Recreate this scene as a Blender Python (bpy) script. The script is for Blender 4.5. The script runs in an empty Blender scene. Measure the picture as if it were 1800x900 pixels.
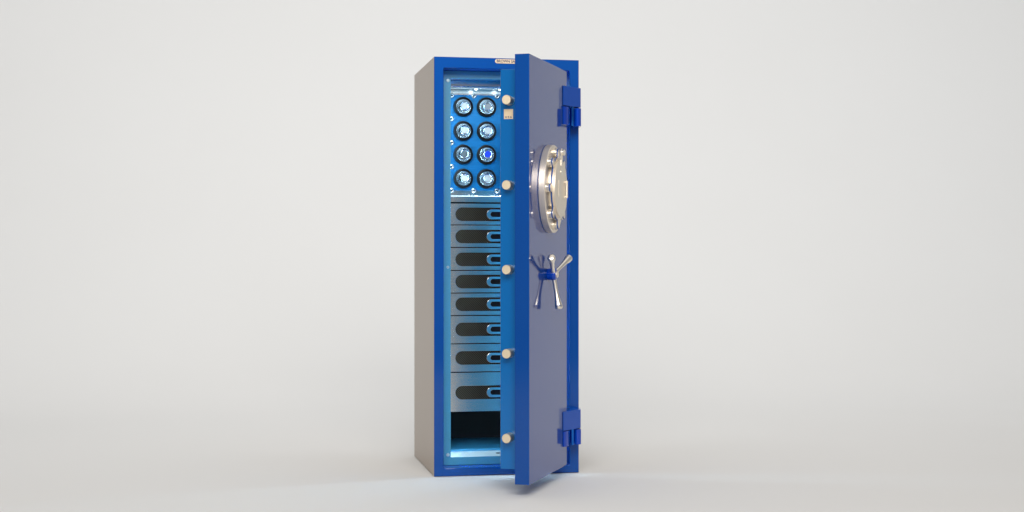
import bpy, bmesh, math, random
from mathutils import Vector, Matrix
random.seed(7)
S = bpy.context.scene
C = S.collection
PI = math.pi

# ------------------------------------------------------------------ camera
YAW = 0.1934959
cd = bpy.data.cameras.new('camera')
cd.sensor_width = 36.0
cd.lens = 2600.0 / 1800.0 * 36.0
cd.clip_end = 200.0
cam = bpy.data.objects.new('camera', cd)
C.objects.link(cam)
cam.location = (-0.890, -6.2755, 0.946)
cam.rotation_euler = (PI / 2, 0, -YAW)
S.camera = cam

# ------------------------------------------------------------------ world (dim studio ambience)
W = bpy.data.worlds.new('World')
S.world = W
W.use_nodes = True
bg = W.node_tree.nodes['Background']
bg.inputs[0].default_value = (1.0, 0.985, 0.965, 1)
bg.inputs[1].default_value = 0.28

# ------------------------------------------------------------------ studio lamps
def area(name, loc, aim, sx, sy, power, col=(1, 1, 1)):
    l = bpy.data.lights.new(name, 'AREA')
    l.shape = 'RECTANGLE'
    l.size, l.size_y = sx, sy
    l.energy = power
    l.color = col
    o = bpy.data.objects.new(name, l)
    C.objects.link(o)
    o.location = loc
    d = Vector(aim) - Vector(loc)
    o.rotation_euler = d.to_track_quat('-Z', 'Y').to_euler()
    return o

area('overhead_softbox', (1.2, 0.4, 6.8), (1.2, 1.0, 0), 10, 7.5, 104, (1.0, 0.977, 0.945))
bl = area('backdrop_lamp', (3.2, 0.2, 7.0), (3.2, 8.0, 2.4), 20, 1.5, 300, (0.965, 0.988, 1.0))
bl.data.spread = math.radians(140)
fs = area('front_softbox', (-0.9, -7.5, 4.6), (0.3, 0, 0.8), 5.5, 3.0, 165, (1.0, 0.96, 0.90))
fs.data.spread = math.radians(95)

# ------------------------------------------------------------------ render look
S.view_settings.view_transform = 'Standard'
S.view_settings.look = 'None'
S.view_settings.exposure = 0.0
S.view_settings.gamma = 1.0
S.view_settings.use_curve_mapping = False
S.cycles.use_denoising = True
S.cycles.max_bounces = 8
S.cycles.sample_clamp_indirect = 6.0
S.cycles.caustics_reflective = True

# ------------------------------------------------------------------ materials
def mat(name, col=(.5, .5, .5), rough=.5, metal=0.0, coat=0.0, coat_rough=.03, ior=1.5, spec=.5, emit=None, estr=0):
    m = bpy.data.materials.new(name)
    m.use_nodes = True
    b = m.node_tree.nodes['Principled BSDF']
    b.inputs['Base Color'].default_value = (*col, 1)
    b.inputs['Roughness'].default_value = rough
    b.inputs['Metallic'].default_value = metal
    b.inputs['IOR'].default_value = ior
    b.inputs['Specular IOR Level'].default_value = spec
    b.inputs['Coat Weight'].default_value = coat
    b.inputs['Coat Roughness'].default_value = coat_rough
    if emit:
        b.inputs['Emission Color'].default_value = (*emit, 1)
        b.inputs['Emission Strength'].default_value = estr
    return m

def N(m, t, **kw):
    n = m.node_tree.nodes.new(t)
    for k, v in kw.items():
        setattr(n, k, v)
    return n

def L(m, a, b):
    m.node_tree.links.new(a, b)

def bsdf(m):
    return m.node_tree.nodes['Principled BSDF']

def coords(m, scale=(1, 1, 1)):
    tc = N(m, 'ShaderNodeTexCoord')
    mp = N(m, 'ShaderNodeMapping')
    mp.inputs['Scale'].default_value = scale
    L(m, tc.outputs['Object'], mp.inputs['Vector'])
    return mp.outputs['Vector']

def add_noise_col(m, a, b, scale, sc=(1, 1, 1), detail=4, lo=.35, hi=.65):
    v = coords(m, sc)
    n = N(m, 'ShaderNodeTexNoise')
    n.inputs['Scale'].default_value = scale
    n.inputs['Detail'].default_value = detail
    L(m, v, n.inputs['Vector'])
    r = N(m, 'ShaderNodeValToRGB')
    r.color_ramp.elements[0].position = lo
    r.color_ramp.elements[1].position = hi
    r.color_ramp.elements[0].color = (*a, 1)
    r.color_ramp.elements[1].color = (*b, 1)
    L(m, n.outputs['Fac'], r.inputs['Fac'])
    L(m, r.outputs['Color'], bsdf(m).inputs['Base Color'])
    return n

def add_bump(m, scale, sc=(1, 1, 1), strength=.1, dist=.001, detail=2, coat=False):
    v = coords(m, sc)
    n = N(m, 'ShaderNodeTexNoise')
    n.inputs['Scale'].default_value = scale
    n.inputs['Detail'].default_value = detail
    L(m, v, n.inputs['Vector'])
    bp = N(m, 'ShaderNodeBump')
    bp.inputs['Strength'].default_value = strength
    bp.inputs['Distance'].default_value = dist
    L(m, n.outputs['Fac'], bp.inputs['Height'])
    L(m, bp.outputs['Normal'], bsdf(m).inputs['Normal'])
    if coat:
        L(m, bp.outputs['Normal'], bsdf(m).inputs['Coat Normal'])

def blue_paint(name, col, col2, metal, coat_ior=1.5, coat_rough=.03):
    m = mat(name, col, rough=.42, metal=metal, coat=1.0, coat_rough=coat_rough, spec=0.0)
    bsdf(m).inputs['Coat IOR'].default_value = coat_ior
    add_noise_col(m, col, col2, 900, detail=2)
    add_bump(m, 260, (1, 1, 1), .05, .0006, 1, coat=True)
    return m

M = {}
M['paint'] = blue_paint('blue_metallic_paint', (0, .060, .305), (0, .076, .365), .62, 1.41)
M['shell'] = mat('taupe_satin_shell', (.30, .25, .205), .28, 0, ior=1.42)  # taupe base colour partly carries the studio's reflection in blue paint
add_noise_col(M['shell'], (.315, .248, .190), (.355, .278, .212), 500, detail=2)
bsdf(M['paint']).inputs['Specular Tint'].default_value = (1.0, .70, .60, 1)
bsdf(M['paint']).inputs['Roughness'].default_value = .5
M['jamb'] = blue_paint('deep_blue_gloss', (0, .045, .40), (0, .05, .46), .2)
M['hinge'] = blue_paint('hinge_blue_enamel', (.006, .068, .40), (.008, .078, .44), .1, 1.45)  # blue brightened to make up for weak light on the hinges
M['pin'] = mat('polished_blue_pin', (.02, .16, .60), .16, 1.0)
M['inner'] = blue_paint('bright_blue_satin', (0, .125, .41), (0, .145, .46), .2, 1.45, .12)
M['flange'] = mat('teal_satin_enamel', (.05, .30, .48), .38)
add_noise_col(M['flange'], (.04, .27, .44), (.06, .33, .52), 700)
M['steel'] = mat('brushed_steel', (.78, .76, .74), .16, 1.0)
add_bump(M['steel'], 1.0, (4, 4, 2600), .34, .0003)
M['steel_edge'] = mat('polished_steel_edge', (.75, .77, .80), .12, 1.0)
M['satin'] = mat('satin_nickel', (.87, .79, .68), .44, 1.0)
add_bump(M['satin'], 900, (1, 1, 1), .08, .0004)
M['polish'] = mat('satin_polished_nickel', (.90, .84, .74), .32, 1.0)
M['bolt'] = mat('machined_bolt_steel', (.90, .76, .56), .46, 1.0)
add_bump(M['bolt'], 700, (1, 1, 1), .3, .001)
M['gold'] = mat('brushed_champagne_plate', (.78, .62, .43), .45, .5)
add_bump(M['gold'], 1.0, (1500, 1500, 20), .3, .0005)
M['navy'] = mat('navy_engraving', (.01, .02, .12), .5)
M['chrome'] = mat('chrome_cup', (.60, .71, .78), .25, 1.0)
M['cupglass'] = mat('smoked_cup_wall', (.25, .36, .42), .14, 1.0)
M['rubber'] = mat('black_rubber', (.004, .004, .005), .4, spec=.2)
M['plate'] = mat('anodised_blue_plate', (0, .22, .72), .36, .45)
add_noise_col(M['plate'], (.001, .155, .42), (.003, .195, .50), 1.0, (8, 8, 600))
M['capw'] = mat('frosted_white_cap', (.46, .50, .52), .45)
M['capg'] = mat('grey_steel_cap', (.22, .26, .29), .35, .5)
M['capb'] = mat('cobalt_cap', (.01, .05, .62), .35)
M['capd'] = mat('dark_grey_cap', (.10, .13, .15), .35, .3)
M['dark'] = mat('black_lining_felt', (.010, .011, .013), .9)
M['shelf'] = mat('compartment_floor_enamel', (.03, .22, .42), .35)
M['sill'] = mat('pale_sill_metal', (.62, .74, .80), .30, .2)
M['slot'] = mat('black_recess', (.003, .004, .007), .6, spec=.1)
M['led'] = mat('led_strip_light', (.8, .9, 1), .5, emit=(.58, .86, 1.0), estr=50)
M['ledspot'] = mat('led_puck_light', (.9, .95, 1), .5, emit=(.72, .92, 1.0), estr=26)
M['ledspot_dim'] = mat('led_puck_light_soft', (.9, .95, 1), .5, emit=(.72, .92, 1.0), estr=4)
M['bar'] = mat('led_bar_light', (.9, .95, 1), .5, emit=(.62, .88, 1.0), estr=2.2)
M['reflpanel'] = mat('pale_cyan_reflector', (.05, .42, .76), .45)  # colour of the added panel that tints the drawer reflections cyan
M['reflstrip'] = mat('pale_warm_reflector', (.80, .64, .50), .5, .2)  # warm colour of the added strip, offsets the cyan led tint
M['clear'] = mat('pale_screw_cap', (.45, .62, .70), .35, .3)

# carbon fibre : diagonal twill
m = M['carbon'] = mat('carbon_fibre_weave', (.02, .02, .02), .40, 0, spec=.04)
v = coords(m)
sx = N(m, 'ShaderNodeSeparateXYZ')
L(m, v, sx.inputs[0])
def mth(op, a, b=None):
    n = N(m, 'ShaderNodeMath', operation=op)
    for i, q in enumerate((a, b)):
        if q is None: continue
        if isinstance(q, (int, float)): n.inputs[i].default_value = q
        else: L(m, q, n.inputs[i])
    return n.outputs[0]
dg = mth('ADD', mth('MULTIPLY', sx.outputs['X'], 100.0), mth('MULTIPLY', sx.outputs['Z'], 100.0))
st = mth('SINE', mth('MULTIPLY', dg, 2 * PI))
st = mth('MULTIPLY', mth('ADD', st, 1.0), .5)
tow = mth('SINE', mth('MULTIPLY', mth('SUBTRACT', sx.outputs['X'], sx.outputs['Z']), 2 * PI * 240))
st = mth('MULTIPLY', st, mth('ADD', mth('MULTIPLY', tow, .15), .85))
r = N(m, 'ShaderNodeValToRGB')
r.color_ramp.elements[0].position = .50
r.color_ramp.elements[1].position = .98
r.color_ramp.elements[0].color = (.002, .002, .0025, 1)
r.color_ramp.elements[1].color = (.085, .066, .046, 1)
L(m, st, r.inputs['Fac'])
L(m, r.outputs['Color'], bsdf(m).inputs['Base Color'])

M['sweep'] = mat('matte_studio_sweep', (.78, .775, .765), .75, spec=.25)
add_noise_col(M['sweep'], (.776, .774, .770), (.784, .783, .780), .6, detail=3)

# ------------------------------------------------------------------ mesh helpers
def link(o, parent=None):
    C.objects.link(o)
    if parent is not None:
        o.parent = parent
    return o

def obj(name, bm, m, parent=None, loc=(0, 0, 0), rot=(0, 0, 0), smooth=None, bevel=0, seg=2):
    bmesh.ops.recalc_face_normals(bm, faces=bm.faces[:])
    me = bpy.data.meshes.new(name)
    bm.to_mesh(me)
    bm.free()
    for k in (m if isinstance(m, (list, tuple)) else [m]):
        me.materials.append(k)
    o = bpy.data.objects.new(name, me)
    o.location = loc
    o.rotation_euler = rot
    link(o, parent)
    if smooth is not None:
        for p in me.polygons: p.use_smooth = True
        me.set_sharp_from_angle(angle=math.radians(smooth))
    if bevel:
        b = o.modifiers.new('bevel', 'BEVEL')
        b.width = bevel
        b.segments = seg
        b.limit_method = 'ANGLE'
        b.angle_limit = math.radians(40)
        b.harden_normals = False
    return o

def box(bm, x0, x1, y0, y1, z0, z1, mi=0):
    vs = [bm.verts.new(p) for p in ((x0,y0,z0),(x1,y0,z0),(x1,y1,z0),(x0,y1,z0),(x0,y0,z1),(x1,y0,z1),(x1,y1,z1),(x0,y1,z1))]
    for f in ((0,3,2,1),(4,5,6,7),(0,1,5,4),(1,2,6,5),(2,3,7,6),(3,0,4,7)):
        bm.faces.new([vs[i] for i in f]).material_index = mi
    return bm

def prism(bm, pts, a, b, axis='y', mi=0):
    """closed outline pts extruded from a to b along axis ('y': pts are x,z ; 'z': pts are x,y)"""
    def P(p, t):
        return (p[0], t, p[1]) if axis == 'y' else (p[0], p[1], t)
    A = [bm.verts.new(P(p, a)) for p in pts]
    B = [bm.verts.new(P(p, b)) for p in pts]
    n = len(pts)
    bm.faces.new(A).material_index = mi
    bm.faces.new(B[::-1]).material_index = mi
    for i in range(n):
        j = (i + 1) % n
        bm.faces.new((A[j], A[i], B[i], B[j])).material_index = mi
    return bm

def ring_prism(bm, outer, inner, a, b):
    """outline with a hole, same vertex count, extruded along y"""
    n = len(outer)
    Ao = [bm.verts.new((p[0], a, p[1])) for p in outer]
    Ai = [bm.verts.new((p[0], a, p[1])) for p in inner]
    Bo = [bm.verts.new((p[0], b, p[1])) for p in outer]
    Bi = [bm.verts.new((p[0], b, p[1])) for p in inner]
    for i in range(n):
        j = (i + 1) % n
        bm.faces.new((Ao[i], Ao[j], Ai[j], Ai[i]))
        bm.faces.new((Bo[j], Bo[i], Bi[i], Bi[j]))
        bm.faces.new((Ao[j], Ao[i], Bo[i], Bo[j]))
        bm.faces.new((Ai[i], Ai[j], Bi[j], Bi[i]))
    return bm

def stadium(cx, cz, hw, hh, n=14):
    pts = []
    for i in range(n + 1):
        t = -PI / 2 + PI * i / n
        pts.append((cx + hw - hh + hh * math.cos(t), cz + hh * math.sin(t)))
    for i in range(n + 1):
        t = PI / 2 + PI * i / n
        pts.append((cx - hw + hh + hh * math.cos(t), cz + hh * math.sin(t)))
    return pts

def lathe(bm, prof, axis, seg=40, at=(0, 0, 0), mi=0):
    """prof: list of (radius, height); axis: unit direction of height"""
    ax = Vector(axis).normalized()
    t = Vector((0, 0, 1)) if abs(ax.z) < .9 else Vector((1, 0, 0))
    u = ax.cross(t).normalized()
    w = ax.cross(u)
    at = Vector(at)
    rings = []
    for r, h in prof:
        if r < 1e-6:
            rings.append([bm.verts.new(at + ax * h)])
        else:
            rings.append([bm.verts.new(at + ax * h + (u * math.cos(2*PI*i/seg) + w * math.sin(2*PI*i/seg)) * r) for i in range(seg)])
    for A, B in zip(rings, rings[1:]):
        if len(A) == 1 and len(B) == 1: continue
        for i in range(seg):
            j = (i + 1) % seg
            if len(A) == 1: bm.faces.new((A[0], B[i], B[j])).material_index = mi
            elif len(B) == 1: bm.faces.new((A[j], A[i], B[0])).material_index = mi
            else: bm.faces.new((A[i], B[i], B[j], A[j])).material_index = mi
    return bm

def text_mesh(name, body, size, m, parent, loc, rot, extrude=.0006, sx=1.0, spacing=1.0):
    c = bpy.data.curves.new(name, 'FONT')
    c.body = body
    c.size = size
    c.align_x = 'CENTER'
    c.align_y = 'CENTER'
    c.extrude = extrude
    c.offset = size * .024
    c.space_character = spacing
    t = bpy.data.objects.new(name, c)
    C.objects.link(t)
    bpy.context.view_layer.update()
    me = bpy.data.meshes.new_from_object(t.evaluated_get(bpy.context.evaluated_depsgraph_get()))
    bpy.data.objects.remove(t)
    me.materials.clear()
    me.materials.append(m)
    me.name = name
    for v_ in me.vertices: v_.co.x *= sx
    o = bpy.data.objects.new(name, me)
    o.location = loc
    o.rotation_euler = rot
    return link(o, parent)

def BM(): return bmesh.new()

# ------------------------------------------------------------------ backdrop: one seamless sweep
bm = BM()
prof = [(-13.0, 0.0), (-6.0, 0.0)]
for i in range(0, 31): prof.append((-2.1 + 4.6 * i / 30, 0.0))
R = 4.5
for i in range(1, 33):
    t = PI / 2 * i / 32
    prof.append((2.5 + R * math.sin(t), R - R * math.cos(t)))
prof.append((7.0, 8.5))
rows = []
for y, z in prof:
    rows.append([bm.verts.new((x, y, z)) for x in (-9.5, -4, 0, 5, 11.5)])
for A, B in zip(rows, rows[1:]):
    for i in range(4):
        bm.faces.new((A[i], A[i+1], B[i+1], B[i]))
o = obj('backdrop', bm, M['sweep'], smooth=60)
o['kind'] = 'structure'

# ------------------------------------------------------------------ the safe
SW, SD, SH = 0.6368, 0.6644, 1.80
X0, X1, Z0, Z1 = 0.0415, 0.5959, 0.0357, 1.7525     # door opening
root = bpy.data.objects.new('safe', None)
C.objects.link(root)
root.location = (SW / 2, SD / 2, 0)
root['label'] = 'tall metallic blue steel safe with its heavy door ajar, standing on a pale studio floor'
root['category'] = 'safe'
OFF = (-SW / 2, -SD / 2, 0)

def part(name, bm, m, parent=None, **kw):
    """part built in safe coordinates (front-left-bottom corner = origin)"""
    if parent is None:
        return obj(name, bm, m, root, loc=OFF, **kw)
    return obj(name, bm, m, parent, **kw)

# body : hollow steel box with a rounded opening
bm = BM()
def quad(y, x0, x1, z0, z1): return [bm.verts.new(p) for p in ((x0,y,z0),(x1,y,z0),(x1,y,z1),(x0,y,z1))]
G = .002
of, ob = quad(0, 0, SW, G, SH), quad(SD, 0, SW, G, SH)
inf, inb = quad(0, X0, X1, Z0, Z1), quad(SD - .03, X0, X1, Z0, Z1)
bm.faces.new(ob[::-1]); bm.faces.new(inb)
for i in range(4):
    j = (i + 1) % 4
    bm.faces.new((of[i], of[j], inf[j], inf[i]))
    bm.faces.new((of[j], of[i], ob[i], ob[j]))
    bm.faces.new((inf[i], inf[j], inb[j], inb[i]))
bm.normal_update()
vert_in = [e for e in bm.edges if all(v_ in inf + inb for v_ in e.verts) and abs(e.verts[0].co.y - e.verts[1].co.y) > .1]
bmesh.ops.bevel(bm, geom=vert_in, offset=.006, segments=4, affect='EDGES', profile=.5)
sh = [e for e in bm.edges if e.is_manifold and e.calc_face_angle(0) > .6]
bmesh.ops.bevel(bm, geom=sh, offset=.0022, segments=2, affect='EDGES', profile=.5)
for f_ in bm.faces:
    c_ = f_.calc_center_median()
    if .003 < c_.y < SD - .02 and X0 - .004 < c_.x < X1 + .004 and Z0 - .004 < c_.z < Z1 + .004: f_.material_index = 1
bm.normal_update()
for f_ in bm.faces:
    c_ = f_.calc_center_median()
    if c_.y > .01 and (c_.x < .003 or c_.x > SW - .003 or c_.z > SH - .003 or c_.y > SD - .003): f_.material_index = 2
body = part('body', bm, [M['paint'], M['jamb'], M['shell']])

# name plate on the head of the frame
bm = BM()
prism(bm, stadium(.3195, 1.7865, .0545, .0092), -.002, .0005)
np_ = part('name_plate', bm, M['gold'], bevel=.0006)
text_mesh('lettering', 'BROWN SAFE', .0165, M['navy'], np_, (.3195, -.0022, 1.7865), (PI/2, 0, 0), .0004, sx=.94)

# inner trim frame behind the door rebate
FY = .085
bm = BM()
a0, a1, c0, c1 = X0 + .001, X1 - .001, Z0 + .001, Z1 - .001
i0, i1, k0, k1 = .0850, .5525, .0706, 1.7179
outer = [(a0,c0),(a1,c0),(a1,c1),(a0,c1)]
inner = [(i0,k0),(i1,k0),(i1,k1),(i0,k1)]
ring_prism(bm, outer, inner, FY, FY + .004)
trim = part('trim_frame', bm, M['flange'], bevel=.0008)
for x, z, k in ((.0725, 1.7085, 1), (.0725, .082, 1), (.565, 1.7085, 1), (.565, .082, 1)):
    bm = BM()
    lathe(bm, [(0,.0035),(.006,.0032),(.0078,.0015),(.008,0),(.008,-.001)], (0,-1,0), 24)
    obj('screw_cap', bm, M['clear'], trim, loc=(x, FY, z), smooth=40)
bm = BM()
lathe(bm, [(0,.0004),(.0022,.0004),(.0026,.002),(.0055,.0022),(.006,.0005),(.006,-.001)], (0,-1,0), 24)
o = obj('screw', bm, [M['clear'], M['slot']], trim, loc=(.0725, FY, .8975), smooth=30)
for p in o.data.polygons:
    if max(Vector(o.data.vertices[i].co).xz.length for i in p.vertices) < .0023: p.material_index = 1

# lining: floor sill, ceiling, sides
bm = BM()
prism(bm, [(FY+.0045,.050),(.199,.050),(.199,.0800),(FY+.0045,.0703)], i0 - .03, i1 + .03)
for v_ in bm.verts: v_.co = Vector((v_.co.y, v_.co.x, v_.co.z))
sill = part('sill', bm, M['sill'])
bm = BM()
lathe(bm, [(0,.0008),(.010,.0008),(.010,-.002)], (0,0,1), 24)
obj('floor_hole', bm, M['slot'], sill, loc=(.306, .148, .0762))
bm = BM()
box(bm, X0+.004, X1-.004, FY+.0045, .199, 1.7225, 1.745)
part('ceiling_lining', bm, M['inner'])
bm = BM()
box(bm, X0+.003, .0560, FY+.0045, .60, .05, 1.722)
box(bm, .585, X1-.003, FY+.0045, .60, .05, 1.722)
box(bm, .0560, .585, .60, .61, .05, 1.722)
box(bm, .0560, .585, .2005, .60, 1.705, 1.722)
part('lining', bm, M['dark'])

# led strips tucked behind the trim frame
for nm, b_ in (('a', (.0600,.0640,.105,.117,.09,1.70)), ('b', (.578,.582,.105,.117,.09,1.70))):
    bm = BM(); box(bm, *b_)
    part('led_strip', bm, M['led'])
# open compartment below the drawers
bm = BM()
box(bm, .0565, .5845, .201, .599, .055, .0893)
comp = part('compartment_floor', bm, M['shelf'], bevel=.001)

# watch winder cabinet (steel case with header and bottom rail)
HY, BY = .190, .285
bm = BM()
box(bm, .0570, .5840, HY, .205, 1.6990, 1.7215)           # header face
box(bm, .0570, .5840, HY+.004, BY, 1.6905, 1.6988)        # rounded soffit
box(bm, .0570, .5840, HY, .205, 1.1850, 1.2085)           # bottom rail
box(bm, .0570, .5840, .2052, BY, 1.1860, 1.2040)
box(bm, .0570, .5840, BY+.0002, BY+.012, 1.186, 1.699)    # back plate
case = part('winder_case', bm, M['steel'], bevel=.0012)
bm = BM()
lathe(bm, [(0,0),(.0055,0),(.0055,.527),(0,.527)], (1,0,0), 16)
obj('edge_rail', bm, M['steel_edge'], case, loc=(.057, HY+.0035, 1.6935), smooth=40)
bm = BM()
lathe(bm, [(0,0),(.0035,0),(.0035,.527),(0,.527)], (1,0,0), 16)
obj('edge_rail', bm, M['steel_edge'], case, loc=(.057, HY+.002, 1.2070), smooth=40)

COLS = (.1701, .2761, .3860, .4930)
ROWS = (1.6150, 1.5067, 1.4010, 1.2932)
# blue plate with scalloped notches round its screws
SX = (.1200, .2208, .3265, .4290, .530)
SZ = (1.6640, 1.5600, 1.4525, 1.3455, 1.2400)
PB = BY - .005
px0, px1, pz0, pz1 = .1150, .5350, 1.2395, 1.6690
bm = BM()
nr = .0125
def notch_edge(p0, p1, centres, inward):
    """points from p0 to p1 with half-round notches biting inward round each centre"""
    p0, p1 = Vector(p0), Vector(p1)
    d = (p1 - p0).normalized()
    out = [tuple(p0)]
    for s in sorted(centres):
        c_ = p0 + d * s
        for i in range(9):
            t = PI * i / 8
            out.append(tuple(c_ - d * nr * math.cos(t) + Vector(inward) * nr * math.sin(t)))
    return out
pts = []
pts += notch_edge((px0,pz0),(px1,pz0),[x-px0 for x in SX[1:4]],(0,1))
pts += notch_edge((px1,pz0),(px1,pz1),[z-pz0 for z in SZ[1:4]],(-1,0))
pts += notch_edge((px1,pz1),(px0,pz1),[px1-x for x in SX[1:4]],(0,-1))
pts += notch_edge((px0,pz1),(px0,pz0),[pz1-z for z in SZ[1:4]],(1,0))
prism(bm, pts, PB, BY)
panel = part('winder_panel', bm, M['plate'])
scr = None
for x in SX[:4]:
    for z in SZ:
        if x not in SX[:1] and z not in (SZ[0], SZ[-1]): continue
        if scr is None:
            bm = BM()
            lathe(bm, [(0,.001),(.0030,.001),(.0034,.0042),(.0060,.0046),(.0068,.0025),(.0085,.0022),(.0105,.0018),(.0112,0),(.0112,-.001)], (0,-1,0), 28)
            scr = obj('panel_screw', bm, [M['chrome'], M['slot']], panel, loc=(x, PB, z), smooth=30)
            for p in scr.data.polygons:
                if max(Vector(scr.data.vertices[i].co).xz.length for i in p.vertices) < .0032: p.material_index = 1
        else:
            s2 = scr.copy(); C.objects.link(s2); s2.parent = panel; s2.location = (x, PB, z)

# watch winders: black collar, stepped chrome cup, centre cap
caps = [('capw', None), ('capg', 'grey centre cap'), ('capw', None), ('capw', None),
        ('capd', 'dark grey centre cap'), ('capb', 'bright cobalt blue centre cap'), ('capw', None), ('capw', None)]
col_me = cup_me = None
k = 0
for rz in ROWS:
    for ci, cx in enumerate(COLS):
        cap = caps[ROWS.index(rz) * 2 + ci] if ci < 2 else ('capw', None)
        loc = (cx + OFF[0], PB + OFF[1], rz)
        bm = BM()
        lathe(bm, [(.0385,.0),(.0442,.002),(.0448,.010),(.0424,.0180),(.0372,.0195),(.0338,.0170),(.0332,.0)], (0,-1,0), 56)
        if k == 0:
            wr = obj('watch_winder', bm, M['rubber'], root, loc=loc, smooth=40); col_me = wr.data
        else:
            bm.free(); wr = bpy.data.objects.new('watch_winder', col_me); C.objects.link(wr); wr.parent = root; wr.location = loc
        bm = BM()
        lathe(bm, [(.0331,.004),(.0330,.0195),(.0322,.0205),(.0314,.0195),(.0300,.0205),(.0292,.0260),(.0284,.0268),(.0276,.0262),
                   (.0258,.0330),(.0250,.0338),(.0243,.0332),(.0215,.0395),(.0195,.0425),(.0170,.0440),(.0152,.0432),(.0148,.0405),(0,.0400)], (0,-1,0), 56)
        if k == 0:
            cu = obj('cup', bm, M['chrome'], wr, smooth=25); cup_me = cu.data
        else:
            bm.free(); cu = bpy.data.objects.new('cup', cup_me); C.objects.link(cu); cu.parent = wr
        bm = BM()
        lathe(bm, [(.0146,.0402),(.0143,.0425),(.0130,.0432),(.0100,.0430),(.0094,.0436),(.0022,.0438),(.0018,.0428),(0,.0428)], (0,-1,0), 40)
        ca_ = obj('centre_cap', bm, M[cap[0]], wr, smooth=30)
        if cap[1]: ca_['label'] = cap[1]
        k += 1

# puck leds in the case
for x in (.2185, .3270):
    for z, s in ((1.2075, 1), (1.6900, -1)):
        bm = BM()
        lathe(bm, [(0,.0065),(.0040,.0060),(.0068,.0035),(.0075,.0010),(.0075,-.001)], (0,0,s), 20)
        part('puck_light', bm, M['ledspot'] if s > 0 else M['ledspot_dim'], smooth=60).location = (x + OFF[0], .212 + OFF[1], z)

bm = BM(); box(bm, .062, .579, .1965, .2015, 1.6883, 1.6903)
part('led_bar', bm, M['bar'])
bm = BM(); box(bm, .062, .579, .1965, .2015, 1.2087, 1.2122)
part('led_bar', bm, M['bar'])

# drawers
DY = .200
DX0, DX1 = .0580, .5830
edges = (1.1808, 1.0836, .9838, .8821, .7818, .6820, .5570, .4307, .2539)
pills = (1.1310, 1.0325, .9310, .8323, .7320, .6205, .4940, .3402)
DC = .3170
for i in range(8):
    zt, zb = edges[i] - .0022, edges[i+1] + .0022
    zc = pills[i]
    bm = BM()
    zm = (zt + zb) / 2
    hw, hh = .1930, .0300
    # steel front with a stadium opening
    inn = stadium(DC, zc, hw, hh, 14)
    n_ = len(inn)
    outr = []
    for (x, z) in inn:
        # project the stadium point to the rectangle
        if abs(x - DC) <= hw - hh + 1e-6:
            outr.append((x, zt if z > zc else zb))
        else:
            sx_ = 1 if x > DC else -1
            t = math.atan2(z - zc, (abs(x - DC) - (hw - hh)))
            # walk corner: from bottom edge to side to top edge
            f = t / (PI / 2)
            X_ = DC + sx_ * (hw - hh)
            side = DX1 if sx_ > 0 else DX0
            if f < -.5: outr.append((X_ + (side - X_) * (1 + f) * 2, zb))
            elif f > .5: outr.append((X_ + (side - X_) * (1 - f) * 2, zt))
            else: outr.append((side, zc + (f * 2) * ((zt - zc) if f > 0 else (zc - zb))))
    ring_prism(bm, outr, inn, DY, DY + .004)
    dr = part('drawer', bm, M['steel'], bevel=.0006)
    bm = BM(); prism(bm, stadium(DC, zc, hw - .0002, hh - .0002), DY + .0022, DY + .0038)
    obj('carbon_inset', bm, M['carbon'], dr)
    bm = BM(); ring_prism(bm, stadium(DC, zc, .0545, .0220), stadium(DC, zc, .0368, .0110), DY - .009, DY + .002)
    obj('pull', bm, M['steel_edge'], dr, bevel=.0008)
    bm = BM(); prism(bm, stadium(DC, zc, .0366, .0108), DY - .001, DY + .0020)
    obj('finger_slot', bm, M['slot'], dr)
    bm = BM(); box(bm, DX0 + .003, DX1 - .003, DY + .0045, .55, zb + .004, zt - .004)
    obj('drawer_box', bm, M['dark'], dr)

# ------------------------------------------------------------------ the door (own coordinates: x hinge->free edge, y outward, z up)
ANG = 1.088972
HX = .58288
DW, DZ0, DZ1, T, SB, TT = .5984, .0367, 1.7499, .05995, .05238, .1361
bm = BM(); box(bm, 0, DW, -T, 0, DZ0, DZ1)
bmesh.ops.bevel(bm, geom=bm.edges[:], offset=.0018, segments=2, affect='EDGES', profile=.5)
DS = .984
door = obj('door', bm, M['paint'], root, loc=(.5592 + OFF[0], -.1004 + OFF[1], .0151), rot=(0, 0, ANG + PI))
door.scale = (DS, DS, DS)
bm = BM(); box(bm, SB, DW - SB, -TT, -T + .001, DZ0 + SB, DZ1 - SB)
obj('bolt_box', bm, M['inner'], door, bevel=.0025)
bm = BM(); box(bm, SB + .03, DW - SB - .074, -TT - .004, -TT + .001, DZ0 + SB + .03, DZ1 - SB - .03)
obj('door_lining', bm, M['reflpanel'], door, bevel=.001)  # unseen panel, added to brighten the reflection in the drawer fronts
bm = BM(); box(bm, DW - SB - .072, DW - SB - .004, -TT - .0006, -TT + .001, DZ0 + SB + .01, DZ1 - SB - .01)
obj('door_reflector_strip', bm, M['reflstrip'], door)  # unseen strip, added so the drawers reflect a silver band
E = DW - SB
for z in (1.5697, 1.2295, .8915, .5558, .2178):
    bm = BM()
    lathe(bm, [(.0190,-.002),(.0190,.0465),(.0172,.0490),(0,.0490)], (1,0,0), 40)
    b_ = obj('locking_bolt', bm, M['bolt'], door, loc=(E, -.096, z), smooth=30)
bm = BM(); box(bm, E - .0005, E + .0012, -.1206, -.0824, 1.4967, 1.5366)
o = obj('maker_plate', bm, M['gold'], door, bevel=.0004)
text_mesh('lettering', 'U S A', .0108, M['navy'], o, (E + .0013, -.1015, 1.5040), (PI/2, 0, PI/2), .0003, sx=1.1)

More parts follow.
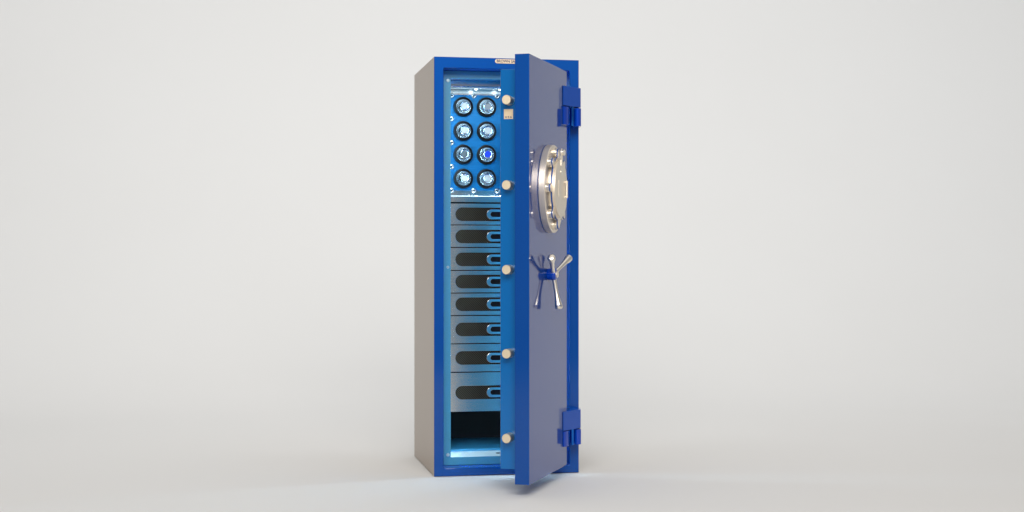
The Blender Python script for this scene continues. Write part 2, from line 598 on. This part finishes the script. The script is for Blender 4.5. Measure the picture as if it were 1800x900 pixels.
# medallion on the outer face
MX, MZ = .3177, 1.2240
MS = .84
def onface(name, bm, m, **kw):
    o = obj(name, bm, m, door, loc=(MX, 0, MZ), **kw)
    o.scale = (MS, 1, 1)
    return o
bm = BM()
lathe(bm, [(.1790,-.002),(.1821,.003),(.1821,.0270),(.1795,.0300),(.1600,.0300),(0,.0300)], (0,1,0), 96)
onface('medallion_ring', bm, M['satin'], smooth=30)
# scalloped blue plate with lobes
NS, RS = 8, .150
angs = [PI/4 * i for i in range(NS)]
pts = []
for i in range(240):
    t = 2 * PI * i / 240
    r0 = .1330
    for a in angs:
        da = (t - a + PI) % (2 * PI) - PI
        # circle lobe of radius .019 at RS
        s_ = RS * math.sin(abs(da))
        if s_ < .0175 and abs(da) < 1:
            r0 = max(r0, RS * math.cos(da) + math.sqrt(.0175**2 - s_**2))
    pts.append((r0 * math.cos(t), r0 * math.sin(t)))
bm = BM(); prism(bm, pts, .0415, .0470)
onface('scalloped_plate', bm, M['paint'], bevel=.001)
bm = BM(); prism(bm, [(x * .972, z * .972) for x, z in pts], .0466, .0488)
onface('scalloped_face', bm, M['satin'])
st_me = None
for a in angs:
    loc = (MX + MS * RS * math.cos(a), .0298, MZ + RS * math.sin(a))
    if st_me is None:
        bm = BM()
        lathe(bm, [(.0195,-.001),(.0195,.0115),(.0180,.0132),(.0,.0133)], (0,1,0), 32)
        o = obj('stud', bm, M['polish'], door, loc=loc, smooth=35); st_me = o.data
    else:
        o = bpy.data.objects.new('stud', st_me); C.objects.link(o); o.parent = door; o.location = loc
# teardrop cover hung from a pivot at the top
Rc, rp, dp = .1187, .0175, .150
al = math.acos((Rc - rp) / dp)
pts = []
for i in range(81):
    t = PI/2 + al + (2*PI - 2*al) * i / 80
    pts.append((Rc * math.cos(t), Rc * math.sin(t)))
for i in range(13):
    t = PI/2 - al + 2 * al * i / 12
    pts.append((rp * math.cos(t), dp + rp * math.sin(t)))
# pinch the neck so the lobe reads as a tab
neck = []
for x, z in pts: neck.append((x, z))
bm = BM(); prism(bm, [(Rc*math.cos(2*PI*i/96), Rc*math.sin(2*PI*i/96)) for i in range(96)], .0292, .0585)
onface('cover_disc', bm, M['satin'], bevel=.002, seg=3)
bm = BM()
prism(bm, [(-.016,.095),(.016,.095),(.014,.12),(.0165,.140)] + [(.0175*math.cos(PI*i/10), .150+.0175*math.sin(PI*i/10)) for i in range(11)] + [(-.0165,.140),(-.014,.12)], .0582, .0618)
onface('pivot_tab', bm, M['satin'], bevel=.0012)
bm = BM(); lathe(bm, [(.0125,.061),(.0125,.071),(.011,.073),(0,.0735)], (0,1,0), 28)
obj('pivot_pin', bm, M['polish'], door, loc=(MX, 0, MZ + .150), smooth=35)
bm = BM(); lathe(bm, [(.0135,.0580),(.0135,.0605),(.0120,.0611),(.0085,.0605),(.0050,.0611),(0,.0615)], (0,1,0), 32)
obj('keyhole_boss', bm, M['polish'], door, loc=(MX, 0, MZ + .068), smooth=35)
bm = BM(); box(bm, .050, .056, .0580, .0612, -.034, .034)
onface('raised_bar', bm, M['polish'], bevel=.0015)
bm = BM()
box(bm, -.080, -.071, .0580, .0660, -.034, -.027)
box(bm, -.080, -.071, .0580, .0660, .027, .034)
lathe(bm, [(0,-.036),(.0048,-.036),(.0048,.036),(0,.036)], (0,0,1), 20, at=(-.0755, .0655, 0))
onface('pull_bar', bm, M['satin'], smooth=40, bevel=.0008)

# three spoke handle
KX, KZ = .3167, .870
bm = BM()
lathe(bm, [(.0225,-.001),(.0240,.004),(.0248,.0165),(.0228,.0178),(.0228,.0190),(.0250,.0202),(.0256,.0300),(.0235,.0355),(.0180,.0372),(0,.0374)], (0,1,0), 40)
hub = obj('handle_hub', bm, M['jamb'], door, loc=(KX, 0, KZ), smooth=35)
bm = BM(); lathe(bm, [(.0130,.036),(.0130,.0415),(.0110,.0440),(.0030,.0442),(.0028,.0425),(0,.0425)], (0,1,0), 28)
obj('hub_cap', bm, M['satin'], door, loc=(KX, 0, KZ), smooth=35)
sp_me = None
for a in (-PI/2, PI/6, PI*5/6):
    dirv = Vector((math.cos(a) * .138, .038 if abs(a - PI*5/6) < .01 else .024, math.sin(a) * .138)).normalized()
    bm = BM()
    prof = [(.0078,.010),(.0068,.035),(.0066,.062),(.0074,.085),(.0094,.106),(.0120,.120),(.0126,.1235),(.0114,.1243),(.0114,.1258),(.0128,.1266),(.0128,.1330),(.0112,.1372),(.0075,.1392),(.0022,.1396),(.0018,.1370),(0,.1370)]
    lathe(bm, [(r_ * 1.26, h_ * 1.05) for r_, h_ in prof], dirv, 28)
    o = obj('spoke', bm, [M['polish'], M['paint']], door, loc=(KX, .0235, KZ), smooth=45)
    for p in o.data.polygons:
        c_ = p.center.dot(dirv)
        if .1302 < c_ < .1325 and (p.center - dirv * c_).length > .006: p.material_index = 1

# ------------------------------------------------------------------ hinges (prisms in plan)
def hinge(za, zb, zc_, zd):
    """za..zb lower barrels, zc_..zd upper block; a wedge bearing on the door face"""
    bm = BM()
    prism(bm, [(.5287,-.1602),(.5310,-.1622),(.6245,-.0780),(.6275,-.0730),(.6430,-.0022),(.5850,-.0022),(.5590,-.1000)], zc_, zd, 'z')
    h = part('hinge', bm, M['hinge'], bevel=.0018)
    bm = BM()
    prism(bm, [(.5287,-.1602),(.5315,-.1620),(.5380,-.1595),(.5460,-.1520),(.5550,-.1420),(.5610,-.1300),(.5640,-.1150),(.5900,-.0022),(.5850,-.0022),(.5590,-.1000)], za, zb, 'z')
    obj('knuckle', bm, M['jamb'], h, smooth=35)
    bm = BM()
    cx, cy, r_ = .6105, -.0820, .0158
    pts = [(cx + r_ * math.cos(t), cy + r_ * math.sin(t)) for t in [PI + PI * i / 14 for i in range(15)]] + [(.6400,-.0022),(.6085,-.0022)]
    prism(bm, pts, za, zb, 'z')
    obj('frame_leaf', bm, M['jamb'], h, smooth=35)
    bm = BM()
    lathe(bm, [(0,za-.001),(.0073,za-.001),(.0083,za+.001),(.0083,zc_+.001),(0,zc_+.001)], (0,0,1), 24, at=(.5826,-.1000,0))
    obj('hinge_pin', bm, M['pin'], h, smooth=35)
    return h
hinge(1.5044, 1.5806, 1.5856, 1.6692)
hinge(0.1366, 0.2011, 0.2040, 0.2852)
